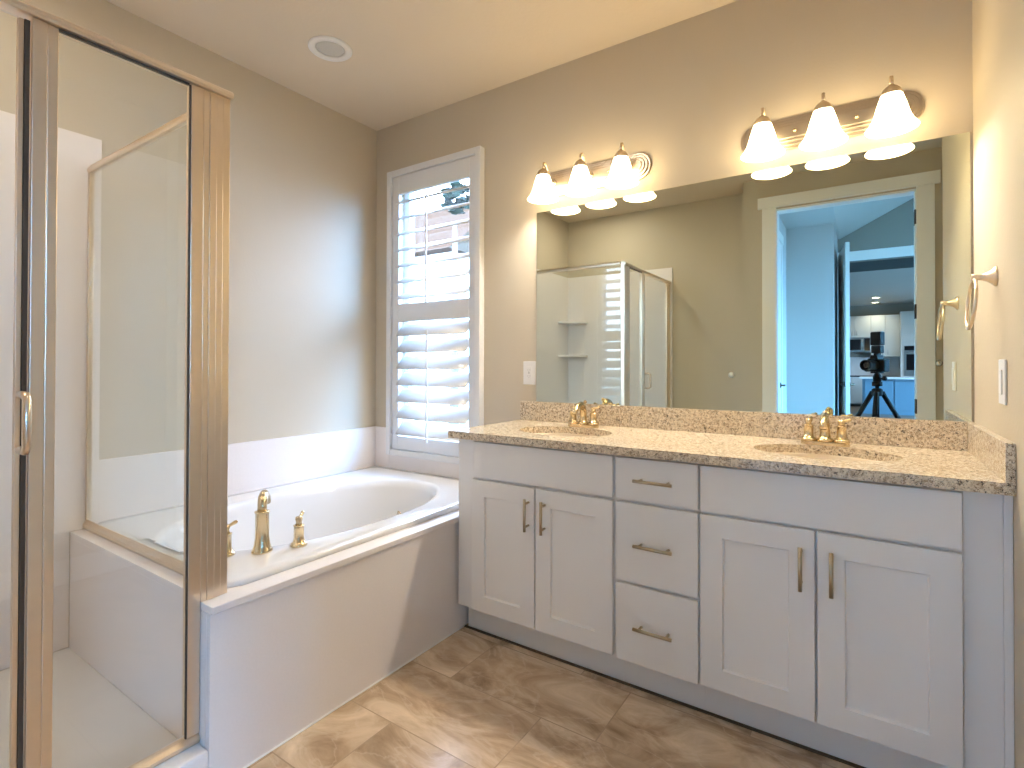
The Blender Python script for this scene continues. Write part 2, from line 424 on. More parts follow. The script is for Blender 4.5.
# splash panels above the tub
SP0, SP1 = 0.514, 0.787
struct('trim_1', MB().box(XL+0.0005, XL+0.014, -1.5128, -0.001, SP0, SP1), M['marble'])
b = MB().box(XL+0.0145, -2.544, -0.014, -0.0005, SP0, SP1, 0.002).box(-2.5435, -1.7895, -0.014, -0.0005, SP0, 0.617, 0.002).box(-1.789, -1.547, -0.014, -0.0005, SP0, SP1, 0.002)
struct('trim_2', b, M['marble'])

# window: vinyl frame and pane in the wall, reveal is the wall itself
wnd = MB().box(WX0, WX0+0.045, 0.075, 0.125, WZ0, WZ1, 0.003).box(WX1-0.045, WX1, 0.075, 0.125, WZ0, WZ1, 0.003)
wnd.box(WX0+0.045, WX1-0.045, 0.075, 0.125, WZ0, WZ0+0.05, 0.003).box(WX0+0.045, WX1-0.045, 0.075, 0.125, WZ1-0.05, WZ1, 0.003)
wnd.box(WX0+0.045, WX1-0.045, 0.078, 0.122, 1.50, 1.545, 0.003)
win = struct('window_1', wnd, M['shutter'])
struct('window_glass', MB().box(WX0+0.046, WX1-0.046, 0.098, 0.104, WZ0+0.051, 1.499).box(WX0+0.046, WX1-0.046, 0.098, 0.104, 1.546, WZ1-0.051), M['pane'], win)

# ------------------------------------------------------------------ plantation shutter
FX0, FX1, FZ0, FZ1 = -2.543, -1.79, 0.62, 2.424
sh = thing('plantation_shutter', 'white plantation shutter with wide louvers in the window over the bathtub', 'shutter', ((FX0+FX1)/2, 0, FZ0))
fr = MB()
for a in ((FX0, FX0+0.038, FZ0, FZ1), (FX1-0.038, FX1, FZ0, FZ1), (FX0+0.038, FX1-0.038, FZ1-0.038, FZ1), (FX0+0.038, FX1-0.038, FZ0, FZ0+0.038)):
    fr.box(a[0], a[1], -0.045, -0.001, a[2], a[3], 0.004)
part(fr, 'frame', M['shutter'], sh)
PX0, PX1, PZ0, PZ1 = FX0+0.041, FX1-0.041, FZ0+0.041, FZ1-0.041
OX0, OX1 = -2.447, -1.880
def seg(a0, a1, z0, z1, bev=0.003): return MB().box(a0, a1, -0.030, -0.004, z0, z1, bev)
part(seg(PX0, OX0, PZ0, PZ1), 'stile', M['shutter'], sh)
part(seg(OX1, PX1, PZ0, PZ1), 'stile', M['shutter'], sh)
part(seg(OX0, OX1, 2.270, PZ1), 'rail', M['shutter'], sh)
part(seg(OX0, OX1, 1.462, 1.575), 'rail', M['shutter'], sh)
part(seg(OX0, OX1, PZ0, 0.745), 'rail', M['shutter'], sh)
def louver(zc, tilt):
    hw, th = 0.057, 0.0055
    poly = []
    for k in range(16):
        a = 2*PI*k/16; poly.append((hw*math.cos(a), th*math.sin(a)))
    ct, st = math.cos(tilt), math.sin(tilt)
    loops = [[(x, -0.017 + p*ct - q*st, zc + p*st + q*ct) for p, q in poly] for x in (OX0+0.002, OX1-0.002)]
    return MB().loft(loops, True, True)
UPZ = [1.575 + 0.0993*(i+0.5) for i in range(7)]
LOZ = [0.745 + 0.1024*(i+0.5) for i in range(7)]
TU, TL = math.radians(29), math.radians(46)
for z in UPZ: part(louver(z, TU), 'louver', M['shutter'], sh)
for z in LOZ: part(louver(z, TL), 'louver', M['shutter'], sh)
for zs, t in ((UPZ, TU), (LOZ, TL)):
    yy = -0.017 - 0.057*math.cos(t) - 0.006; dz = -0.057*math.sin(t)
    part(MB().box(-2.179, -2.169, yy-0.005, yy+0.005, zs[0]+dz-0.03, zs[-1]+dz+0.03, 0.002), 'tilt_rod', M['shutter'], sh)
for z in (0.72, 0.70+0.83, 2.30):
    part(MB().box(FX0+0.033, FX0+0.046, -0.036, -0.0325, z-0.035, z+0.035, 0.001).lathe([(0.004, z-0.036), (0.004, z+0.036)], 8, T(FX0+0.0395, -0.036, 0)), 'hinge', M['shutter'], sh)

# ------------------------------------------------------------------ outside the window
struct('ground', MB().box(-60, 60, 0.14, 80, -0.6, -0.5).box(0.7, 60, -40, 0.14, -0.6, -0.5), M['ground'])
hs = thing('neighbour_house', 'tan neighbour house with brown roof seen through the shutter louvers', 'house', (-12.6, 12.5, -0.5))
part(MB().box(-15, -10.6, 10, 16, -0.5, 4.75), 'wall', M['siding'], hs)
part(MB().prism([(9.5, 4.7), (16.5, 4.7), (13, 7.2)], -15.4, -10.3, Matrix(((0, 0, 1, 0), (1, 0, 0, 0), (0, 1, 0, 0), (0, 0, 0, 1)))), 'roof', M['roof'], hs)
tr = thing('tree', 'leafy tree outside seen through the top of the window', 'tree', (-8.8, 8.0, -0.5))
part(MB().tube([(-8.8, 8, -0.5), (-8.75, 8, 2.5), (-8.8, 8.02, 4.9)], [0.14, 0.10, 0.05], 8), 'trunk', M['bark'], tr)
lf = MB()
for i in range(150):
    d = Vector((random.gauss(0, 1), random.gauss(0, 1), random.gauss(0, 1))).normalized() * random.uniform(.3, 1.0)**.5
    c = Vector((-8.75, 8.0, 5.5)) + Vector((d.x*.38, d.y*.38, d.z*.4)); q = Matrix.Rotation(random.uniform(0, 6), 4, 'Z') @ Matrix.Rotation(random.uniform(0, 3), 4, 'X')
    lf.loft([[c + q @ Vector((0.12*math.cos(a)*k, 0.07*math.sin(a)*k, h)) for a in (0, 1.05, 2.1, 3.14, 4.2, 5.25)] for k, h in ((1, 0), (.5, .02))], True, True, False)
part(lf, 'crown', M['leaf'], tr)

# ------------------------------------------------------------------ tub surround
td = thing('tub_deck', 'white speckled solid-surface tub deck with tall apron beside the vanity', 'tub surround', (XA, -0.8, 0))
d = MB()
ZD0, ZD1 = 0.490, 0.513
d.box(-1.604, -1.512, -1.625, -0.002, ZD0, ZD1, 0.003).box(-1.66, -1.6042, -1.608, -0.002, ZD0, ZD1)
d.box(XL+0.015, -1.66, -1.608, -1.495, ZD0, ZD1).box(XL+0.015, -1.66, -0.15, -0.002, ZD0, ZD1).box(XL+0.002, -2.58, -1.495, -0.15, ZD0, ZD1)
part(d, 'deck', M['marble'], td)
part(MB().box(XA-0.02, XA, -1.625, -0.005, 0.001, ZD0-0.0005, 0.002), 'apron', M['marble'], td)
part(MB().box(XL+0.0141, -1.604, -1.608, -1.54, 0.001, ZD0-0.0005).box(-1.6038, XA-0.0205, -1.625, -1.54, 0.001, ZD0-0.0005), 'knee_wall', M['marble'], td)
part(MB().box(XA-0.004, XA+0.004, -1.62, -0.5, 0.0005, 0.006, 0.002), 'caulk_bead', M['trim'], td)

# drop-in oval bathtub: rectangular lip, oval well
def rrect(x0, x1, y0, y1, r, n=240):
    cx, cy, hx, hy = (x0+x1)/2, (y0+y1)/2, (x1-x0)/2, (y1-y0)/2
    out = []
    for i in range(n):
        a = 2*PI*i/n; ca, sa = math.cos(a), math.sin(a)
        k = 1/max(abs(ca)/1.0, abs(sa)/1.0)          # square, then stretched
        x, y = hx*ca*k, hy*sa*k
        ox, oy = hx-r, hy-r
        if abs(x) > ox and abs(y) > oy:             # pull the corner in to its radius
            dx, dy = abs(x)-ox, abs(y)-oy; l = math.hypot(dx, dy) or 1
            m_ = min(1, r/l); x = math.copysign(ox+dx*m_, x); y = math.copysign(oy+dy*m_, y)
        out.append((cx+x, cy+y))
    return out
def oval(cx, cy, ax, ay, e=2.25, n=240):
    out = []
    for i in range(n):
        a = 2*PI*i/n; ca, sa = math.cos(a), math.sin(a)
        # same polar direction as the lip outline so quads stay tidy
        k = (abs(ca)**e + abs(sa)**e)**(-1/e)
        out.append((cx+ax*ca*k, cy+ay*sa*k))
    return out
TX0, TX1, TY0, TY1 = XL+0.0143, -1.585, -1.538, -0.017
tcx, tcy = -2.10, -0.845
L = []
def lp(pts, z): L.append([(x, y, z) for x, y in pts])
for ax_, ay_, z_ in ((.21, .37, .083), (.29, .49, .098), (.325, .545, .165), (.35, .585, .33), (.376, .628, .49), (.384, .636, .5135)): lp(oval(tcx, tcy, ax_, ay_), z_)
lp(rrect(TX0, TX1, TY0, TY1, .05), 0.5135)
lp(rrect(TX0+.001, TX1-.001, TY0+.001, TY1-.001, .05), 0.526)
lp(rrect(TX0+.006, TX1-.006, TY0+.006, TY1-.006, .05), 0.5315)
lp(rrect(TX0+.05, TX1-.05, TY0+.05, TY1-.05, .05), 0.532)
lp(oval(tcx, tcy, .405, .665), 0.5335)
lp(oval(tcx, tcy, .392, .650), 0.531)
lp(oval(tcx, tcy, .378, .634), 0.520)
lp(oval(tcx, tcy, .366, .618), 0.49)
lp(oval(tcx, tcy, .34, .575), 0.33)
lp(oval(tcx, tcy, .315, .535), 0.17)
lp(oval(tcx, tcy, .28, .48), 0.11)
lp(oval(tcx, tcy, .20, .36), 0.095)
tub = MB().loft(L, True, True).build('bathtub', M['acrylic'], shift=(tcx, tcy, 0.095))
tag(tub, 'glossy white oval drop-in bathtub set in the deck under the window', 'bathtub')
ov = MB().lathe([(0.0, 0.012), (0.028, 0.010), (0.036, 0.003), (0.037, 0.0)], 20, T(tcx-.1, tcy+.575, .34) @ lookz((0, -1, .25)))
part(ov, 'overflow_cover', M['silver'], tub)
part(MB().lathe([(0.037, 0.0955), (0.037, 0.099), (0.02, 0.101), (0, 0.102)], 20, T(tcx, tcy+.3, 0)), 'drain', M['silver'], tub)

# tub filler: spout with two lever handles on the lip
ZT = 0.5325
def column(mb, x, y, z, r0, r1, h, n=8):
    """flared faceted column with stepped foot"""
    mb.lathe([(r0*1.22, z), (r0*1.22, z+.006), (r0*1.05, z+.012), (r0*.92, z+h*.18), (r1*1.02, z+h*.38), (r1, z+h*.95), (r1*1.12, z+h*.96), (r1*1.12, z+h*.99), (r1*.8, z+h)], 24, T(x, y, 0))
def tub_lever(name, x, y, ang, label):
    t = thing(name, label, 'faucet handle', (x, y, ZT), 'tub filler handles')
    mb = MB(); column(mb, x, y, ZT, .024, .0175, .075); part(mb, 'base', M['gold'], t)
    mb = MB().lathe([(.013, ZT+.074), (.010, ZT+.086), (.0135, ZT+.096), (.012, ZT+.104), (0, ZT+.107)], 16, T(x, y, 0))
    dx, dy = math.cos(ang), math.sin(ang)
    mb.tube([(x, y, ZT+.098), (x+.014*dx, y+.014*dy, ZT+.103), (x+.030*dx, y+.030*dy, ZT+.112), (x+.036*dx, y+.036*dy, ZT+.114)], [.005, .0055, .0068, .0035], 10)
    part(mb, 'lever', M['gold'], t)
    return t
tub_lever('tub_valve_handle', -1.716, -1.218, 2.1, 'gold lever handle on the tub lip right of the spout')
tub_lever('tub_valve_handle', -1.835, -1.419, 0.9, 'gold lever handle on the tub lip half hidden by the shower post')
t = thing('tub_spout', 'tall gold tub spout standing between its two lever handles', 'faucet', (-1.768, -1.328, ZT))
mb = MB(); column(mb, -1.768, -1.328, ZT, .029, .0225, .143); part(mb, 'column', M['gold'], t)
sd = Vector((-.70, .55, 0)).normalized(); P0 = Vector((-1.768, -1.328, ZT))
mb = MB().tube([P0+Vector((0, 0, .138)), P0+Vector((0, 0, .166)), P0+sd*.012+Vector((0, 0, .184)), P0+sd*.05+Vector((0, 0, .190)), P0+sd*.10+Vector((0, 0, .172)), P0+sd*.125+Vector((0, 0, .145))],
               [.016, .0155, .0165, .016, .0145, .0135], 14)
part(mb, 'spout', M['gold'], t)
mb = MB().lathe([(.007, ZT+.188), (.007, ZT+.194), (.010, ZT+.199), (.007, ZT+.204), (0, ZT+.205)], 12, T(P0.x+sd.x*.02, P0.y+sd.y*.02, 0))
part(mb, 'diverter_knob', M['gold'], t)

# ------------------------------------------------------------------ shower
XS = -1.573                                     # face of the shower front
ZH = 2.0
pan = MB().box(XL+0.0142, XS-0.07, YB+0.0142, -1.6082, 0.001, 0.05, 0.003)
pan.lathe([(0.055, 0.05), (0.055, 0.053), (0.05, 0.0545), (0, 0.0545)], 24, T(-2.1, -2.15, 0))
pn = pan.build('shower_pan', M['pan'], shift=(-2.1, -2.15, 0)); tag(pn, 'low white shower pan on the floor behind the glass', 'shower pan')
cb = MB().box(XS-0.0695, -1.52, YB+0.015, -1.626, 0.001, 0.118, 0.008)
cbo = cb.build('shower_curb', M['marble'], shift=(-1.58, -2.16, 0)); tag(cbo, 'white solid-surface curb across the foot of the shower door', 'shower curb')

su = thing('shower_surround', 'white panel surround lining the shower walls behind the glass', 'shower wall', (XL, YB, 0.0))
part(MB().box(XL+0.0005, XL+0.014, YB+0.0145, -1.513, 0.514, 2.137).box(XL+0.0005, XL+0.014, YB+0.0145, -1.6095, 0.051, 0.5135), 'side_panel', M['marble'], su)
part(MB().box(XL+0.0005, -1.548, YB+0.0005, YB+0.014, 0.12, 2.137, 0.003), 'end_panel', M['marble'], su)
for z in (1.30, 1.65):
    poly = [(0, 0)] + [(0.23*math.cos(a), 0.23*math.sin(a)) for a in [PI/2*i/12 for i in range(13)]]
    part(MB().prism(poly, z-0.02, z, T(XL+0.0145, YB+0.0145, 0), 0.005), 'corner_shelf', M['marble'], su)

en = thing('shower_enclosure', 'brushed nickel framed glass shower enclosure at the left', 'shower', (XS, -2.1, 0.118))
NK = M['nickel']
# corner post: broad fluted post standing on the deck end, its front flange reaching down to the curb
pst = MB()
pst.box(XS-0.030, XS, -1.6595, -1.627, 0.146, 1.982, 0.001)
pst.box(XS-0.030, XS-0.005, -1.627, -1.552, ZD1+0.0005, 1.982)
for a, c, f in ((-1.6263, -1.6103, 0), (-1.6096, -1.5905, .0012), (-1.5903, -1.5722, .0006), (-1.5714, -1.5510, -.001)):
    pst.box(XS-0.006, XS+f, a, c, ZD1+0.0005, 1.982, 0.0008)
part(pst, 'corner_post', NK, en)
part(MB().box(XS-0.0085, XS-0.0015, -1.6635, -1.6600, 0.146, 1.978).box(XS-0.012, XS-0.003, -1.952, -1.6640, 1.9775, 1.9825), 'gasket', M['seal_and_shadow'], en, 'dark rubber gasket')
def rail_prof(h=0.036, w=0.04):
    return [(-w/2, 0), (w/2, 0), (w/2+.004, h*.25), (w/2+.004, h*.55), (w/2-.004, h*.85), (w/2-.012, h), (-w/2+.012, h), (-w/2+.004, h*.85), (-w/2-.004, h*.55), (-w/2-.004, h*.25)]
def rail_y(x, y0, y1, z, h, w):    # along y
    return MB().loft([[(x+p, y, z+q) for p, q in rail_prof(h, w)] for y in (y0, y1)], True, True, False)
def rail_x(y, x0, x1, z, h, w):
    return MB().loft([[(x, y+p, z+q) for p, q in rail_prof(h, w)] for x in (x0, x1)], True, True, False)
part(rail_y(XS-0.012, YB+0.0145, -1.548, 1.983, 0.025, 0.044), 'header', NK, en)
part(rail_x(-1.551, XL+0.0145, XS-0.0325, 1.985, 0.030, 0.016), 'panel_top_rail', NK, en)
part(rail_x(-1.553, XL+0.0145, XS-0.0305, ZD1+0.0005, 0.036, 0.020), 'panel_sill_rail', NK, en)
part(MB().box(XL+0.0145, XL+0.030, -1.560, -1.542, 0.551, 1.984, 0.001), 'wall_channel', NK, en)
part(MB().box(XL+0.031, XS-0.031, -1.555, -1.547, 0.550, 1.984), 'glass_panel', M['glass'], en, 'clear fixed glass panel over the knee wall')
part(rail_y(XS-0.015, YB+0.0145, -1.6265, 0.1185, 0.026, 0.030), 'threshold_rail', NK, en)
# fixed front light between corner post and strike post
YS0, YS1 = -2.001, -1.953
part(MB().box(XS-0.0105, XS-0.0045, YS1, -1.6640, 0.145, 1.977), 'front_glass', M['glass'], en, 'clear narrow fixed glass beside the door')
part(MB().box(XS-0.028, XS+0.002, YS0, -1.974, 0.145, 1.982, 0.002).box(XS-0.028, XS-0.001, -1.9735, YS1, 0.145, 1.982, 0.002), 'strike_post', NK, en)
part(MB().box(XS-0.028, XS+0.002, YB+0.0145, YB+0.055, 0.145, 1.982, 0.002), 'wall_jamb', NK, en)
# door leaf
dl = MB()
y0, y1 = YB+0.060, YS0-0.004
dl.box(XS-0.024, XS-0.008, y1-0.018, y1-0.008, 0.155, 1.974, 0.001).box(XS-0.022, XS-0.003, y0, y0+0.020, 0.155, 1.974, 0.002)
dl.box(XS-0.022, XS-0.003, y0+0.020, y1-0.016, 0.155, 0.180, 0.002)
door = part(dl, 'shower_door', NK, en)
part(MB().box(XS-0.014, XS-0.006, y1-0.0078, y1+0.002, 0.155, 1.974), 'magnet_strip', M['seal_and_shadow'], door, 'dark magnetic strip')
part(MB().box(XS-0.016, XS-0.010, y0+0.020, y1-0.018, 0.180, 1.976), 'door_glass', M['glass'], door, 'clear door glass')
hy = y1-0.010
hd = MB().tube([(XS-0.003, hy, 0.998), (XS+0.034, hy, 0.998), (XS+0.046, hy, 1.008), (XS+0.046, hy, 1.112), (XS+0.034, hy, 1.122), (XS-0.003, hy, 1.122)], 0.0085, 12)
part(hd, 'pull_handle', NK, door)

# ------------------------------------------------------------------ vanity
YC, YD, YK = -0.565, -0.585, -0.494
CB = M['cabinet']
def shaker(x0, x1, z0, z1, rail=0.068):
    """one-piece shaker front: a slab with a sunk centre panel"""
    b2 = bmesh.new(); bmesh.ops.create_cube(b2, size=1.0); y0, y1 = YD, YC-0.0005
    for v in b2.verts: v.co = Vector(((x0+x1)/2+v.co.x*(x1-x0), (y0+y1)/2+v.co.y*(y1-y0), (z0+z1)/2+v.co.z*(z1-z0)))
    bmesh.ops.bevel(b2, geom=b2.edges[:], offset=.0025, segments=2, profile=.5, affect='EDGES')
    f = min(b2.faces, key=lambda q: (round(q.calc_center_median().y, 5), -q.calc_area()))
    bmesh.ops.inset_region(b2, faces=[f], thickness=rail-.0025, use_even_offset=True)
    bmesh.ops.inset_region(b2, faces=[f], thickness=.004, depth=-.009, use_even_offset=True)
    mb = MB(); mb.merge(b2); return mb
def pull_v(x, zc, ln=0.128):
    y = YD-0.032
    mb = MB().tube([(x, y, zc-ln/2), (x, y, zc+ln/2)], 0.0058, 12)
    for s in (-1, 1): mb.tube([(x, YD-0.0002, zc+s*.046), (x, y, zc+s*.046)], 0.0048, 10)
    return mb
def pull_h(xc, z, ln=0.135):
    y = YD-0.032
    mb = MB().tube([(xc-ln/2, y, z), (xc+ln/2, y, z)], 0.0058, 12)
    for s in (-1, 1): mb.tube([(xc+s*.048, YD-0.0002, z), (xc+s*.048, y, z)], 0.0048, 10)
    return mb
def carcass(root, x0, x1, sink=False):
    mb = MB()
    if sink:      # open box so that the basin hangs inside
        mb.box(x0, x0+.018, YC, -0.002, 0.13, 0.869).box(x1-.018, x1, YC, -0.002, 0.13, 0.869)
        mb.box(x0+.018, x1-.018, YC, YC+.02, 0.13, 0.869).box(x0+.018, x1-.018, YC+.02, -0.002, 0.13, 0.148)
        mb.box(x0+.018, x1-.018, -.012, -0.002, 0.148, 0.869)
    else:
        mb.box(x0, x1, YC, -0.002, 0.13, 0.869, 0.0015)
    part(mb, 'body', CB, root)
    part(MB().box(x0, x1, YK, YK+0.018, 0.001, 0.1295), 'toe_kick', CB, root)
XV0 = -1.505
u1 = thing('sink_base_cabinet', 'white two-door sink cabinet at the bathtub end of the vanity', 'cabinet', (-1.13, YC/2, 0), 'vanity cabinet units')
carcass(u1, XV0, -0.7595, True)
part(MB().box(-1.41, -0.766, YD, YC-0.0005, 0.710, 0.861, 0.0025), 'false_front', CB, u1)
dA = part(shaker(-1.418, -1.100, 0.138, 0.698), 'door', CB, u1); part(pull_v(-1.1255, 0.594), 'pull_handle', M['pull'], dA)
dB = part(shaker(-1.0935, -0.766, 0.138, 0.698), 'door', CB, u1); part(pull_v(-1.050, 0.594), 'pull_handle', M['pull'], dB)
u2 = thing('drawer_cabinet', 'narrow white three-drawer cabinet in the middle of the vanity', 'cabinet', (-0.61, YC/2, 0), 'vanity cabinet units')
carcass(u2, -0.759, -0.4605)
for z0, z1, hz in ((0.711, 0.861, 0.787), (0.420, 0.699, 0.560), (0.134, 0.408, 0.272)):
    dw = part(MB().box(-0.753, -0.464, YD, YC-0.0005, z0, z1, 0.0025), 'drawer', CB, u2)
    part(pull_h(-0.609, hz), 'pull_handle', M['pull'], dw)
u3 = thing('sink_base_cabinet', 'white two-door sink cabinet at the right wall end of the vanity', 'cabinet', (-0.12, YC/2, 0), 'vanity cabinet units')
carcass(u3, -0.460, 0.209, True)
part(MB().box(-0.456, 0.207, YD, YC-0.0005, 0.710, 0.861, 0.0025), 'false_front', CB, u3)
dA = part(shaker(-0.456, -0.1275, 0.138, 0.700), 'door', CB, u3); part(pull_v(-0.163, 0.591), 'pull_handle', M['pull'], dA)
dB = part(shaker(-0.121, 0.207, 0.138, 0.700), 'door', CB, u3); part(pull_v(-0.0845, 0.591), 'pull_handle', M['pull'], dB)
part(MB().box(0.2095, 0.288, YC, YC+0.018, 0.001, 0.869, 0.001).box(0.2885, 0.3065, YC-0.006, YC+0.018, 0.001, 0.869, 0.002), 'filler_strip', CB, u3)

# worktop with two oval sink holes
SINKS = ((-1.108, -0.315), (-0.120, -0.315)); SA, SB = 0.215, 0.155
def worktop():
    b2 = bmesh.new(); x0, x1, y0, y1 = -1.535, 0.3065, -0.604, -0.001
    es = []
    def loop(pts):
        vs = [b2.verts.new((x, y, 0.900)) for x, y in pts]
        for i in range(len(vs)): es.append(b2.edges.new((vs[i], vs[(i+1) % len(vs)])))
    loop([(x0, y0), (x1, y0), (x1, y1), (x0, y1)])
    for cx, cy in SINKS: loop([(cx+SA*math.cos(2*PI*i/48), cy+SB*math.sin(2*PI*i/48)) for i in range(48)])
    r = bmesh.ops.triangle_fill(b2, edges=es, use_beauty=True)
    fs = [g for g in r['geom'] if isinstance(g, bmesh.types.BMFace)]
    ex = bmesh.ops.extrude_face_region(b2, geom=fs)
    for v in [g for g in ex['geom'] if isinstance(g, bmesh.types.BMVert)]: v.co.z = 0.8695
    bmesh.ops.recalc_face_normals(b2, faces=b2.faces[:])
    mb = MB(); mb.merge(b2); return mb
wt = worktop().build('worktop', M['granite'], shift=(-0.6, -0.3, 0.87)); tag(wt, 'speckled cream granite worktop along the whole white vanity', 'countertop')
o = MB().box(-1.535, 0.2865, -0.020, -0.0008, 0.9005, 0.9995, 0.0015).build('backsplash', M['granite'], shift=(-0.6, -0.01, 0.9)); tag(o, 'long low granite backsplash strip under the mirror', 'backsplash')
o = MB().box(0.287, 0.3065, -0.603, -0.0008, 0.9005, 0.9995, 0.0015).build('side_splash', M['granite'], shift=(0.297, -0.3, 0.9)); tag(o, 'short granite splash strip against the right wall', 'backsplash')
for (cx, cy), lab in zip(SINKS, ('cream oval undermount sink at the bathtub end of the worktop', 'cream oval undermount sink in the worktop near the right wall')):
    lps = []
    for k, z in ((1.06, 0.869), (1.0, 0.869), (0.985, 0.862), (0.93, 0.80), (0.80, 0.755), (0.5, 0.735), (0.12, 0.730)):
        lps.append([(cx+SA*k*math.cos(2*PI*i/48), cy+SB*k*math.sin(2*PI*i/48), z) for i in range(48)])
    s_ = MB().loft(lps, False, True).build('sink', M['biscuit'], shift=(cx, cy, 0.73)); tag(s_, lab, 'sink', 'undermount sinks')
    part(MB().lathe([(0.028, 0.7305), (0.028, 0.733), (0.018, 0.735), (0, 0.735)], 18, T(cx, cy, 0)), 'drain', M['silver'], s_)

def faucet(cx, label):
    y, z = -0.130, 0.9003
    t = thing('basin_faucet', label, 'faucet', (cx, y, z), 'basin faucets'); G = M['gold']
    poly = [(cx-.052+.026*math.cos(a), y+.026*math.sin(a)) for a in [PI/2+PI*i/10 for i in range(11)]] + [(cx+.052+.026*math.cos(a), y+.026*math.sin(a)) for a in [-PI/2+PI*i/10 for i in range(11)]]
    part(MB().prism(poly, z, z+.014, None, 0.004), 'base_plate', G, t)
    for s in (-1, 1):
        hx = cx+s*.052
        mb = MB(); column(mb, hx, y, z+.0142, .0215, .0155, .058)
        hb = part(mb, 'handle_post', G, t)
        mb = MB().lathe([(.012, z+.072), (.009, z+.080), (.0125, z+.087), (.011, z+.093), (0, z+.096)], 16, T(hx, y, 0))
        lx, ly = ((.95, .30) if s > 0 else (.30, .95))
        mb.tube([(hx, y, z+.088), (hx+lx*.012, y+ly*.012, z+.091), (hx+lx*.026, y+ly*.026, z+.095), (hx+lx*.031, y+ly*.031, z+.096)], [.0045, .005, .006, .0035], 10)
        part(mb, 'lever', G, hb)
    mb = MB(); column(mb, cx, y, z+.0142, .022, .0165, .068); part(mb, 'spout_column', G, t)
    mb = MB().tube([(cx, y, z+.078), (cx, y-.003, z+.097), (cx, y-.022, z+.107), (cx, y-.055, z+.101), (cx, y-.085, z+.083), (cx, y-.094, z+.068)], [.0145, .014, .014, .013, .012, .0115], 14)
    part(mb, 'spout', G, t)
    part(MB().tube([(cx, y+.020, z+.014), (cx, y+.020, z+.108)], .0028, 8).lathe([(.004, z+.107), (.0085, z+.113), (.0085, z+.119), (.004, z+.124), (0, z+.125)], 12, T(cx, y+.02, 0)), 'lift_rod', G, t)
    return t
faucet(-1.108, 'gold two-handle faucet behind the sink nearer the bathtub')
faucet(-0.126, 'gold two-handle faucet behind the sink nearer the right wall')

# ------------------------------------------------------------------ mirror
mo = MB().box(-1.442, 0.299, -0.0065, -0.0008, 1.0005, 1.996).build('wall_mirror', M['mirror'], shift=(-0.57, -0.003, 1.0))
tag(mo, 'large frameless wall mirror above the vanity backsplash', 'mirror')

# ------------------------------------------------------------------ vanity lights
def stadium(x0, x1, z0, z1, n=14):
    r = (z1-z0)/2; zc = (z0+z1)/2
    return [(x1-r+r*math.cos(a), zc+r*math.sin(a)) for a in [-PI/2+PI*i/n for i in range(n+1)]] + [(x0+r+r*math.cos(a), zc+r*math.sin(a)) for a in [PI/2+PI*i/n for i in range(n+1)]]
XZ = Matrix(((1, 0, 0, 0), (0, 0, -1, 0), (0, 1, 0, 0), (0, 0, 0, 1)))     # outline (x, z), extruded to -y
def vanity_light(x0, x1, label):
    xc = (x0+x1)/2
    t = thing('vanity_light', label, 'wall lamp', (xc, 0, 2.125), 'vanity lights above the mirror')
    mb = MB()
    for k, (ins, d0, d1) in enumerate(((0, .0008, .010), (.012, .010, .017), (.026, .017, .023), (.038, .023, .027))):
        mb.prism(stadium(x0+ins, x1-ins, 2.062+ins, 2.190-ins), d0, d1, XZ, 0.003)
    part(mb, 'backplate', M['plate'], t)
    for i in (-1, 0, 1):
        lx, ly = xc+i*.2055, -0.125
        mb = MB().lathe([(.022, 0.0), (.020, .006), (.010, .012)], 16, T(lx, -.027, 2.125) @ lookz((0, -1, 0)))
        mb.tube([(lx, -.030, 2.125), (lx, -.052, 2.130), (lx, -.075, 2.160), (lx, -.095, 2.192), (lx, -.110, 2.206), (lx, -.121, 2.200), (lx, -.125, 2.186), (lx, -.125, 2.172)], .0062, 10)
        part(mb, 'arm', M['nickel'], t)
        mb = MB().lathe([(.0065, 2.174), (.009, 2.169), (.018, 2.163), (.026, 2.154), (.031, 2.143), (.033, 2.138), (.033, 2.134), (.030, 2.133)], 24, T(lx, ly, 0))
        part(mb, 'socket_cap', M['nickel'], t)
        prof = [(.031, 2.138), (.037, 2.120), (.044, 2.098), (.050, 2.074), (.058, 2.050), (.068, 2.032), (.079, 2.018)]
        shd = part(MB().lathe(prof + [(r-.003, z+.0004) for r, z in prof[::-1]], 32, T(lx, ly, 0), False, False), 'lamp_shade', M['shade'], t, 'lit frosted white glass bell shade')
        part(MB().lathe([(0, 2.048), (.014, 2.052), (.022, 2.066), (.022, 2.078), (.013, 2.098), (.012, 2.125)], 18, T(lx, ly, 0)), 'bulb', M['bulb'], shd)
    for i in (-1, 1):
        part(MB().lathe([(.006, 0), (.0065, .004), (.004, .008), (0, .009)], 12, T(xc+i*.103, -.0272, 2.125) @ lookz((0, -1, 0))), 'mounting_screw', M['gold'], t)
vanity_light(-1.432, -0.822, 'three-shade nickel wall lamp nearer the window')
vanity_light(-0.434, 0.176, 'three-shade nickel wall lamp nearer the right wall')

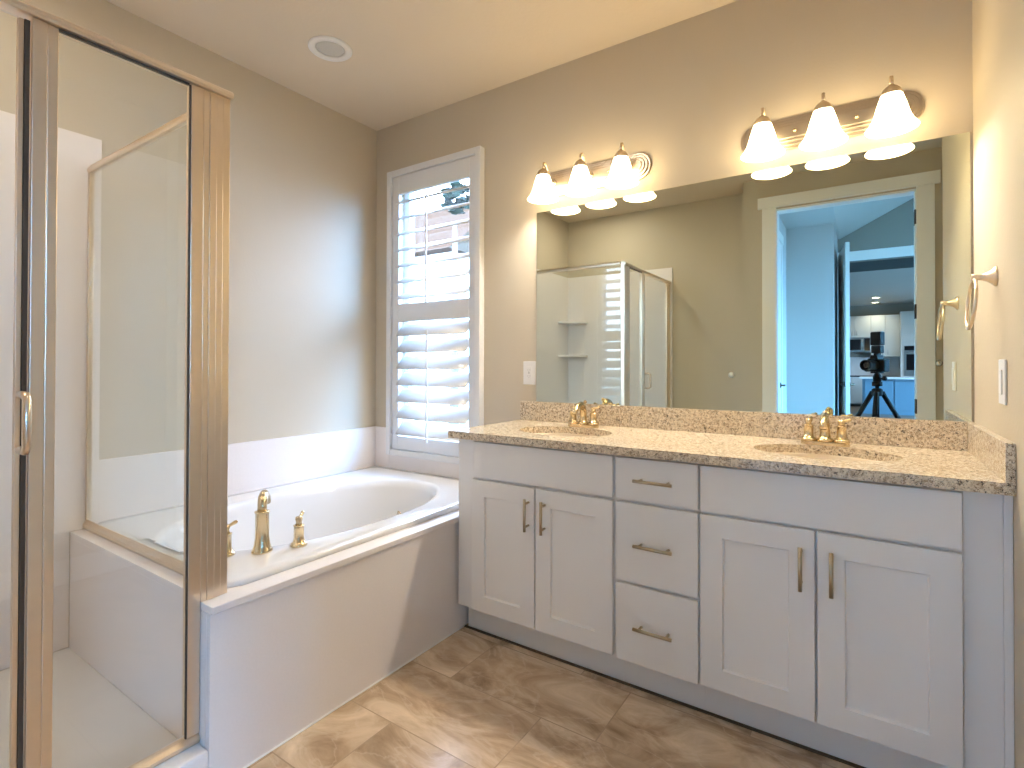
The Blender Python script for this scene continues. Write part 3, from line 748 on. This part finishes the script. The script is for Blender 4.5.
# ------------------------------------------------------------------ small wall fittings
def plate(name, label, cat):
    return thing(name, label, cat)
o = thing('outlet_plate', 'white power outlet plate on the wall left of the mirror', 'outlet', (-1.487, 0, 1.15))
part(MB().box(-1.525, -1.449, -.006, -.0006, 1.088, 1.212, .002), 'cover_plate', M['plastic'], o)
oi = part(MB().box(-1.503, -1.471, -.0085, -.0061, 1.117, 1.183, .001), 'receptacle', M['plastic'], o)
sl = MB()
for z in (1.134, 1.166):
    sl.box(-1.494, -1.4925, -.0089, -.0086, z-.004, z+.004).box(-1.4815, -1.480, -.0089, -.0086, z-.004, z+.004).lathe([(.002, 0), (.002, .0003)], 8, T(-1.487, -.0086, z-.008) @ lookz((0, -1, 0)))
sl.box(-1.4905, -1.4835, -.0092, -.0086, 1.1475, 1.1525)
part(sl, 'slots', M['dark'], oi, 'dark outlet slots')
o = thing('light_switch', 'white rocker light switch on the right wall below the towel ring', 'switch', (XR, -.474, 1.15))
part(MB().box(XR-.006, XR-.0006, -.512, -.436, 1.089, 1.209, .002), 'cover_plate', M['plastic'], o)
part(MB().box(XR-.0095, XR-.0061, -.490, -.458, 1.115, 1.182, .0015), 'rocker', M['plastic'], o)

o = thing('towel_ring', 'nickel towel ring hanging on the right wall beside the mirror', 'towel ring', (XR, -.382, 1.445))
part(MB().lathe([(.028, 0), (.028, .004), (.022, .009), (.013, .020), (.0085, .032), (.008, .041), (.011, .044), (.011, .053), (0, .056)], 24, T(XR-.0006, -.382, 1.445) @ lookz((-1, 0, 0))), 'rosette_post', M['nickel'], o)
R = .070; cxr = XR-.049
part(MB().tube([(cxr - .012*(1-math.cos(a))*.5, -.382+R*math.sin(a), 1.445-.006-R+R*math.cos(a)) for a in [2*PI*i/40 for i in range(40)]], .0048, 10, True), 'ring', M['nickel'], o)

o = MB().lathe([(.027, 0), (.027, .005), (.020, .015), (.012, .022), (0, .024)], 20, T(-1.012, YB+.0006, 1.106) @ lookz((0, 1, 0))).build('wall_bumper', M['plastic'], shift=(-1.012, YB, 1.106))
tag(o, 'small round white bumper on the wall seen in the mirror right of the shower', 'wall bumper')
o = MB().lathe([(.022, 0), (.022, .004), (.012, .010), (.012, .026), (.017, .030), (.017, .038), (0, .041)], 20, T(0.428, YF+.0006, 1.213) @ lookz((0, 1, 0))).build('wall_hook', M['silver'], shift=(0.428, YF, 1.213))
tag(o, 'small metal knob hook beside the doorway seen in the mirror near the towel ring', 'hook')

o = thing('ceiling_speaker', 'round white ceiling speaker with grey grille above the bathtub', 'ceiling speaker', (-2.175, -.75, ZC))
part(MB().lathe([(.103, -.0005), (.103, -.005), (.097, -.010), (.074, -.010), (.068, -.003), (.068, -.0005)], 40, T(-2.175, -.75, ZC), False, False), 'trim_ring', M['plastic'], o)
part(MB().lathe([(.0675, -.0008), (.0635, -.004), (.04, -.0045), (0, -.005)], 40, T(-2.175, -.75, ZC), True, False), 'grille', M['grille'], o, 'grey speaker grille')

for (lx, ly), key, lab in (((-1.25, -1.28), 'bath', 'added unseen fill light in the bathroom ceiling out over the tiled floor'), ((-2.10, -2.15), 'shower', 'added unseen fill light in the ceiling above the shower pan')):  # two unseen ceiling fixtures, added to brighten the lower room and shower
    o = thing('added_fill_light', lab, 'ceiling light', (lx, ly, ZC), 'added bathroom fill lights')
    part(MB().lathe([(.115, -.0005), (.115, -.005), (.108, -.009), (.094, -.006), (.092, -.0005)], 40, T(lx, ly, ZC), False, False), 'trim_ring', M['plastic'], o)  # ring of the added fill light
    part(MB().lathe([(.0915, -.001), (.0915, -.003), (0, -.0032)], 40, T(lx, ly, ZC), True, False), 'lens', emit(key + '_fill_light', (1.0, 0.96, 0.88) if key == 'bath' else (1.0, 0.87, 0.74), BATH_FILL_E if key == 'bath' else SHOWER_FILL_E), o, 'lit lens of the added fill light')

# ------------------------------------------------------------------ bedroom beyond the doorway
Y0 = YF-WT                                     # -2.53
HW = M['hall_wall']
struct('floor_bedroom', MB().box(-0.9, 3.3, -5.2, Y0, -0.12, -0.0005), M['carpet'])
struct('ceiling_bedroom', MB().box(-0.9, -0.26, -5.2, Y0, ZC, ZC+.1), HW)
sl = MB().loft([[(-.26, y, 2.743), (2.0, y, 3.94), (3.3, y, 3.94), (3.3, y, 4.05), (1.98, y, 4.05), (-.26, y, 2.855)] for y in (Y0, -5.2)], True, True, False)
struct('ceiling_vault', sl, HW)
struct('wall_bedroom_front', MB().box(XR2+WT, 3.3, Y0-.0, Y0+.12, 0, 4.0).box(-0.9, XR2+WT, Y0+.001, Y0+.11, ZC+.121, 4.0), HW)
struct('wall_bedroom_left', MB().box(-0.865, -0.745, -4.3, YB-WT-.001, 0, ZC), HW)
struct('wall_bedroom_nook', MB().box(-0.865, -0.285, -4.42, -4.3005, 0, ZC).box(-0.40, -0.2855, -5.2, -4.4205, 0, ZC), HW)
# end wall with cased opening to the great room
OX, OX2, OZ = -0.285, 0.72, 2.46
struct('wall_bedroom_end', MB().box(-0.9, OX, -5.32, -5.2005, 0, 4.0).box(OX2, 3.3, -5.32, -5.2005, 0, 4.0).box(OX, OX2, -5.32, -5.2005, OZ, 4.0), M['grey_wall'])
struct('trim_3', MB().box(OX-.0, OX2+.13, -5.2, -5.18, OZ, OZ+.115, .002).box(OX2, OX2+.1, -5.2, -5.18, 0.001, OZ, .002), M['trim'])
# bedroom window wall (daylight)
struct('wall_bedroom_right', MB().box(3.18, 3.3, -5.2, -4.75, 0, 4.0).box(3.18, 3.3, -2.75, Y0, 0, 4.0).box(3.18, 3.3, -4.75, -2.75, 0, .7).box(3.18, 3.3, -4.75, -2.75, 2.6, 4.0), HW)
wf = MB()
for a in ((-4.75, -4.69, .7, 2.6), (-2.81, -2.75, .7, 2.6), (-3.78, -3.72, .7, 2.6)): wf.box(3.20, 3.26, a[0], a[1], a[2], a[3])
wf.box(3.20, 3.26, -4.69, -2.81, .7, .76).box(3.20, 3.26, -4.69, -2.81, 2.54, 2.6)
w2 = struct('window_2', wf, M['trim'])
struct('window_glass', MB().box(3.228, 3.234, -4.69, -3.78, .76, 2.54).box(3.228, 3.234, -3.72, -2.81, .76, 2.54), M['pane'], w2)

# closet door in the left bedroom wall
def lever(mb, x, y, z, nx, ny, tx, ty, ln=.10):
    """rosette + lever: n = out of the door, t = along the door"""
    mb.lathe([(.030, 0), (.030, .005), (.024, .009), (.010, .012), (.010, .045), (0, .047)], 18, T(x, y, z) @ lookz((nx, ny, 0)))
    mb.tube([(x+nx*.040, y+ny*.040, z), (x+nx*.045+tx*.03, y+ny*.045+ty*.03, z+.004), (x+nx*.045+tx*ln, y+ny*.045+ty*ln, z)], [.009, .0085, .006], 10)
xw = -0.745
d2 = bpy.data.objects.new('door_2', None); COL.objects.link(d2); d2['kind'] = 'structure'
struct('casing', MB().box(xw+.0005, xw+.019, -2.90, -2.835, .001, 2.47, .002).box(xw+.0005, xw+.019, -3.83, -3.74, .001, 2.47, .002).box(xw+.0005, xw+.024, -3.86, -2.835, 2.471, 2.56, .002), M['trim'], d2)
lf = MB().box(xw+.0005, xw+.012, -3.739, -2.901, .01, 2.469, .001)
for z0, z1 in ((.25, 1.0), (1.2, 2.3)): 
    for y0_, y1_ in ((-3.62, -3.35), (-3.27, -3.02)): lf.box(xw+.012, xw+.016, y0_, y1_, z0, z1, .002)
leaf = struct('door_panel', lf, M['trim'], d2)
mb = MB(); lever(mb, xw+.0125, -3.665, .99, 1, 0, 0, 1); struct('lever_handle', mb, M['bronze'], d2)

# open door leaf at the far opening
dv = Vector((.10, .82, 0)).normalized(); nv = Vector((dv.y, -dv.x, 0)); hp = Vector((-.262, -5.17, 0))
fl = thing('open_door', 'white panel door standing open edge-on in the bedroom seen in the mirror', 'door', hp)
Rm = Matrix((( dv.x, nv.x, 0, hp.x), (dv.y, nv.y, 0, hp.y), (0, 0, 1, 0), (0, 0, 0, 1)))
b2 = MB().box(0.01, .82, -.019, .019, .012, 2.53, .002)
for z0, z1 in ((.25, 1.0), (1.2, 2.3)):
    for s in (-1, 1): b2.box(.12, .70, s*.019-.003, s*.019+.003, z0, z1, .002)
b2.bm.transform(Rm); part(b2, 'door_panel', M['trim'], fl)
for s in (-1, 1):
    mb = MB(); p = hp+dv*.755+nv*(s*.0195); lever(mb, p.x, p.y, .99, nv.x*s, nv.y*s, -dv.x, -dv.y); part(mb, 'lever_handle', M['bronze'], fl)
for z in (.3, 1.25, 2.2):
    mb = MB().lathe([(.008, z-.05), (.008, z+.05)], 10, T(hp.x, hp.y, 0)); part(mb, 'hinge', M['silver'], fl)

# ------------------------------------------------------------------ great room and kitchen far beyond
struct('floor_great_room', MB().box(-4.0, 4.8, -16.7, -5.2, -0.12, -0.0008), M['wood_floor'])
struct('ceiling_hallway', MB().box(-0.6, 2.2, -8.0, -5.32, ZC, ZC+.35), M['hall_ceiling_shade'])  # dark colour stands in for the shade of the unlit hallway
struct('ceiling_great_room', MB().box(-4.0, 4.8, -16.7, -8.0, 3.0, 3.12), HW)
struct('wall_hallway', MB().box(-.72, -.6, -8.0, -5.3205, 0, 3.1).box(2.2, 2.32, -8.0, -5.3205, 0, 3.1), HW)
struct('wall_great_room', MB().box(-4.0, -.7205, -8.0, -7.88, 0, 3.0).box(2.3205, 4.8, -8.0, -7.88, 0, 3.0).box(-4.12, -4.0, -16.7, -7.88, 0, 3.1), HW)
struct('wall_great_room_right', MB().box(4.68, 4.8, -16.7, -13.5, 0, 3.0).box(4.68, 4.8, -8.5, -8.0005, 0, 3.0).box(4.68, 4.8, -13.5, -8.5, 0, .9).box(4.68, 4.8, -13.5, -8.5, 2.2, 3.0), HW)
YW = -16.5
struct('wall_kitchen', MB().box(-4.0, 4.68, YW-.12, YW, 0, 3.0), M['grey_wall'])
KC = M['kitchen_cab']
def kdoor(root, x0, x1, z0, z1, yf, hx=None):
    mb = MB().box(x0+.004, x1-.004, yf, yf+.020, z0+.004, z1-.004, .003)
    mb2 = mb.box(x0+.06, x1-.06, yf+.020, yf+.021, z0+.06, z1-.06)
    d = part(mb, 'door', KC, root)
    if hx is not None: part(MB().tube([(hx, yf+.045, z0+.06), (hx, yf+.045, z0+.2)], .006, 8), 'pull_handle', M['steel'], d)
def kbox(name, label, x0, x1, z0, z1, dep, nd):
    t = thing(name, label, 'cabinet', ((x0+x1)/2, YW+dep/2, z0), 'kitchen wall cabinets')
    part(MB().box(x0, x1, YW+.001, YW+dep, z0, z1, .002), 'body', KC, t)
    w = (x1-x0)/nd
    for i in range(nd): kdoor(t, x0+i*w, x0+(i+1)*w, z0, z1, YW+dep+.0005, x0+(i+1)*w-.06 if i % 2 == 0 else x0+i*w+.06)
    return t
kbox('wall_cabinet', 'white kitchen wall cabinet above the microwave seen in the mirror', -.68, .12, 2.03, 2.66, .36, 2)
kbox('wall_cabinet', 'tall white kitchen wall cabinet beside the microwave seen in the mirror', .122, .80, 1.46, 2.66, .36, 2)
t = thing('oven_cabinet', 'tall white cabinet with built-in steel wall oven seen in the mirror', 'cabinet', (1.2, YW+.33, 0))
part(MB().box(.802, 1.65, YW+.001, YW+.62, 0, 2.72, .002), 'body', KC, t)
kdoor(t, .81, 1.225, 1.86, 2.70, YW+.6205, 1.16); kdoor(t, 1.225, 1.64, 1.86, 2.70, YW+.6205, 1.29)
ovn = part(MB().box(.88, 1.57, YW+.6205, YW+.645, .92, 1.76, .003), 'oven', M['steel'], t, 'stainless steel wall oven')
part(MB().box(.93, 1.52, YW+.6455, YW+.652, 1.08, 1.52, .002).box(.89, 1.56, YW+.6455, YW+.650, 1.63, 1.75, .002), 'oven_window', M['black_glass'], ovn)
part(MB().tube([(.92, YW+.69, 1.57), (1.53, YW+.69, 1.57)], .012, 8).tube([(.95, YW+.645, 1.57), (.95, YW+.69, 1.57)], .008, 8).tube([(1.5, YW+.645, 1.57), (1.5, YW+.69, 1.57)], .008, 8), 'oven_handle', M['steel'], ovn)
mw = thing('microwave', 'steel over-range microwave with black window seen in the mirror', 'microwave', (-.28, YW+.2, 1.6))
part(MB().box(-.678, .118, YW+.001, YW+.40, 1.60, 2.028, .004), 'body', M['steel'], mw)
part(MB().box(-.64, -.12, YW+.4005, YW+.412, 1.66, 1.97, .003), 'window', M['black_glass'], mw)
part(MB().box(-.04, .10, YW+.4005, YW+.410, 1.64, 2.0, .003), 'control_panel', M['black_glass'], mw)
part(MB().tube([(-.085, YW+.43, 1.67), (-.085, YW+.43, 1.97)], .011, 8).tube([(-.085, YW+.40, 1.70), (-.085, YW+.43, 1.70)], .007, 8).tube([(-.085, YW+.40, 1.94), (-.085, YW+.43, 1.94)], .007, 8), 'handle', M['steel'], mw)
t = thing('base_cabinet', 'white kitchen base cabinet run behind the island seen in the mirror', 'cabinet', (0, YW+.3, 0))
part(MB().box(-2.6, .80, YW+.001, YW+.60, 0.1, .875, .002), 'body', KC, t)
part(MB().box(-2.6, .80, YW+.001, YW+.63, .876, .91, .003), 'worktop', M['black_glass'], t, 'dark worktop')
for i in range(6): kdoor(t, -2.6+i*.566, -2.6+(i+1)*.566, .12, .86, YW+.6005)
struct('trim_4', MB().box(-2.6, .80, YW+.0005, YW+.008, .912, 1.455), M['marble'])
isl = thing('kitchen_island', 'blue kitchen island with pale worktop seen behind the tripod in the mirror', 'kitchen island', (1.1, -13.9, 0))
part(MB().box(-.08, 2.4, -14.4, -13.5, .02, .87, .003), 'body', M['island'], isl)
part(MB().box(-.14, 2.46, -14.45, -13.35, .871, .915, .004), 'worktop', M['trim'], isl)
for i in range(4): part(MB().box(-.03+i*.61, .54+i*.61, -13.4995, -13.48, .1, .82, .003), 'panel', M['island'], isl)
part(MB().box(-.09, 2.41, -13.4995, -13.485, .001, .09, .002), 'baseboard', M['island'], isl)
for k, (lx, ly) in enumerate(((.22, -14.5), (.22, -15.75), (-1.2, -13.2), (2.0, -13.2))):
    if k < 2:
        o = thing('downlight', ('round recessed kitchen ceiling light nearer the doorway seen in the mirror', 'round recessed kitchen ceiling light nearer the cabinets seen in the mirror')[k], 'ceiling light', (lx, ly, 3.0), 'kitchen downlights')
        part(MB().lathe([(.11, -.0005), (.11, -.006), (.09, -.012), (.075, -.006)], 28, T(lx, ly, 3.0), False, False), 'trim_ring', M['plastic'], o)
        part(MB().lathe([(.085, -.001), (.085, -.004), (0, -.005)], 28, T(lx, ly, 3.0), True, False), 'lens', M['downlight'], o)
    d = bpy.data.lights.new('kitchen_light', 'SPOT'); d.energy = KITCHEN_W; d.color = (1, .9, .76); d.spot_size = 2.4; d.spot_blend = .8; d.shadow_soft_size = .08
    lo = bpy.data.objects.new('kitchen_light', d); COL.objects.link(lo); lo.location = (lx, ly, 2.98)

# ------------------------------------------------------------------ the photographer's camera on its tripod (seen in the mirror)
yawm = Matrix((RT, FW, Vector((0, 0, 1)))).transposed()
# level frame: x right, y forward along the view, z up, origin at the lens front
fy = Vector((FW.x, FW.y, 0)).normalized(); fxv = Vector((fy.y, -fy.x, 0))
RIG = CAM + Vector((-.022, 0, .006))
def CF(r, f, z):  return RIG + fxv*r + fy*f + Vector((0, 0, z))
Cm = Matrix(((fxv.x, fy.x, 0, RIG.x), (fxv.y, fy.y, 0, RIG.y), (0, 0, 1, RIG.z), (0, 0, 0, 1)))
cm = thing('dslr_camera', 'black camera with zoom lens on a tripod in the doorway seen in the mirror', 'camera', CF(0, -.15, -.055))
def cpart(mb, name, mat, root=None, label=None):
    mb.bm.transform(Cm); return part(mb, name, mat, root or cm, label)
bd = MB().box(-.070, .070, -.205, -.140, -.050, .045, .010, 3).box(-.075, -.035, -.205, -.120, -.050, .038, .012, 3)
bd.loft([[(-.032, f, .044), (.032, f, .044), (.022, f, .078), (-.022, f, .078)] for f in (-.20, -.125)], True, True, False)
cpart(bd, 'body', M['black'])
ln_ = MB().lathe([(.033, 0), (.036, .006), (.036, .030), (.039, .034), (.039, .075), (.036, .080), (.039, .086), (.041, .112), (.038, .116), (.034, .116), (.032, .108)], 28, T(0, -.140, 0) @ lookz((0, 1, 0)), True, False)
lens = cpart(ln_, 'lens', M['rubber'])
fg = MB().lathe([(.0325, .100), (.02, .104), (0, .105)], 24, T(0, -.140, 0) @ lookz((0, 1, 0)), True, False); cpart(fg, 'front_element', M['lens'], lens)
cpart(MB().lathe([(.008, .0455), (.008, .053), (0, .054)], 14, T(-.055, -.150, 0)), 'shutter_button', M['silver'])
fl_ = thing('camera_flash', 'black flash unit with its head pointed up on top of the camera in the mirror', 'flash', CF(0, -.165, .079))
cpart(MB().box(-.018, .018, -.185, -.150, .0785, .092, .002).box(-.035, .035, -.195, -.145, .092, .150, .006), 'flash_body', M['black'], fl_)
cpart(MB().box(-.038, .038, -.200, -.140, .152, .255, .008), 'flash_head', M['black'], fl_)
cpart(MB().box(-.033, .033, -.195, -.145, .2555, .258, .001), 'flash_window', M['plastic'], fl_)

tp = thing('tripod', 'black tripod standing in the doorway under the camera seen in the mirror', 'tripod', CF(0, -.165, -RIG.z))
ctr = CF(0, -.165, 0)
hdm = MB().box(-.03, .03, -.20, -.13, -.062, -.0505, .003); hdm.lathe([(.026, -.125), (.028, -.105), (.028, -.085), (.022, -.070), (.016, -.0625)], 20, T(0, -.165, 0))
hdm.tube([(.020, -.165, -.10), (.045, -.165, -.10)], .008, 8); hdm.lathe([(.014, 0), (.016, .006), (.016, .02), (.012, .026)], 14, T(.042, -.165, -.10) @ lookz((1, 0, 0)))
cpart(hdm, 'ball_head', M['black'], tp)
cpart(MB().lathe([(.014, -.62), (.014, -.16), (.034, -.158), (.034, -.126), (.026, -.1255)], 18, T(0, -.165, 0)), 'center_column', M['black'], tp)
cpart(MB().lathe([(.024, -.235), (.036, -.225), (.036, -.185), (.024, -.175)], 18, T(0, -.165, 0)), 'spider', M['black'], tp)
for ang in (math.radians(-28), math.radians(98), math.radians(212)):
    u = Vector((math.cos(ang), math.sin(ang), 0)); top = ctr+Vector((0, 0, -.205))+u*.034; bot = Vector((ctr.x, ctr.y, .016))+u*.60
    def at(k): return top.lerp(bot, k)
    lg = MB().tube([at(0), at(.02), at(.40)], [.018, .017, .017], 12).tube([at(.385), at(.43)], .0205, 12).tube([at(.43), at(.72)], .0135, 12).tube([at(.70), at(.745)], .017, 12).tube([at(.745), at(.985)], .0105, 12)
    lg = part(lg, 'leg', M['black'], tp)
    part(MB().lathe([(.016, .0005), (.018, .012), (.014, .030), (.010, .036)], 14, T(bot.x, bot.y, 0)), 'rubber_foot', M['rubber'], lg)
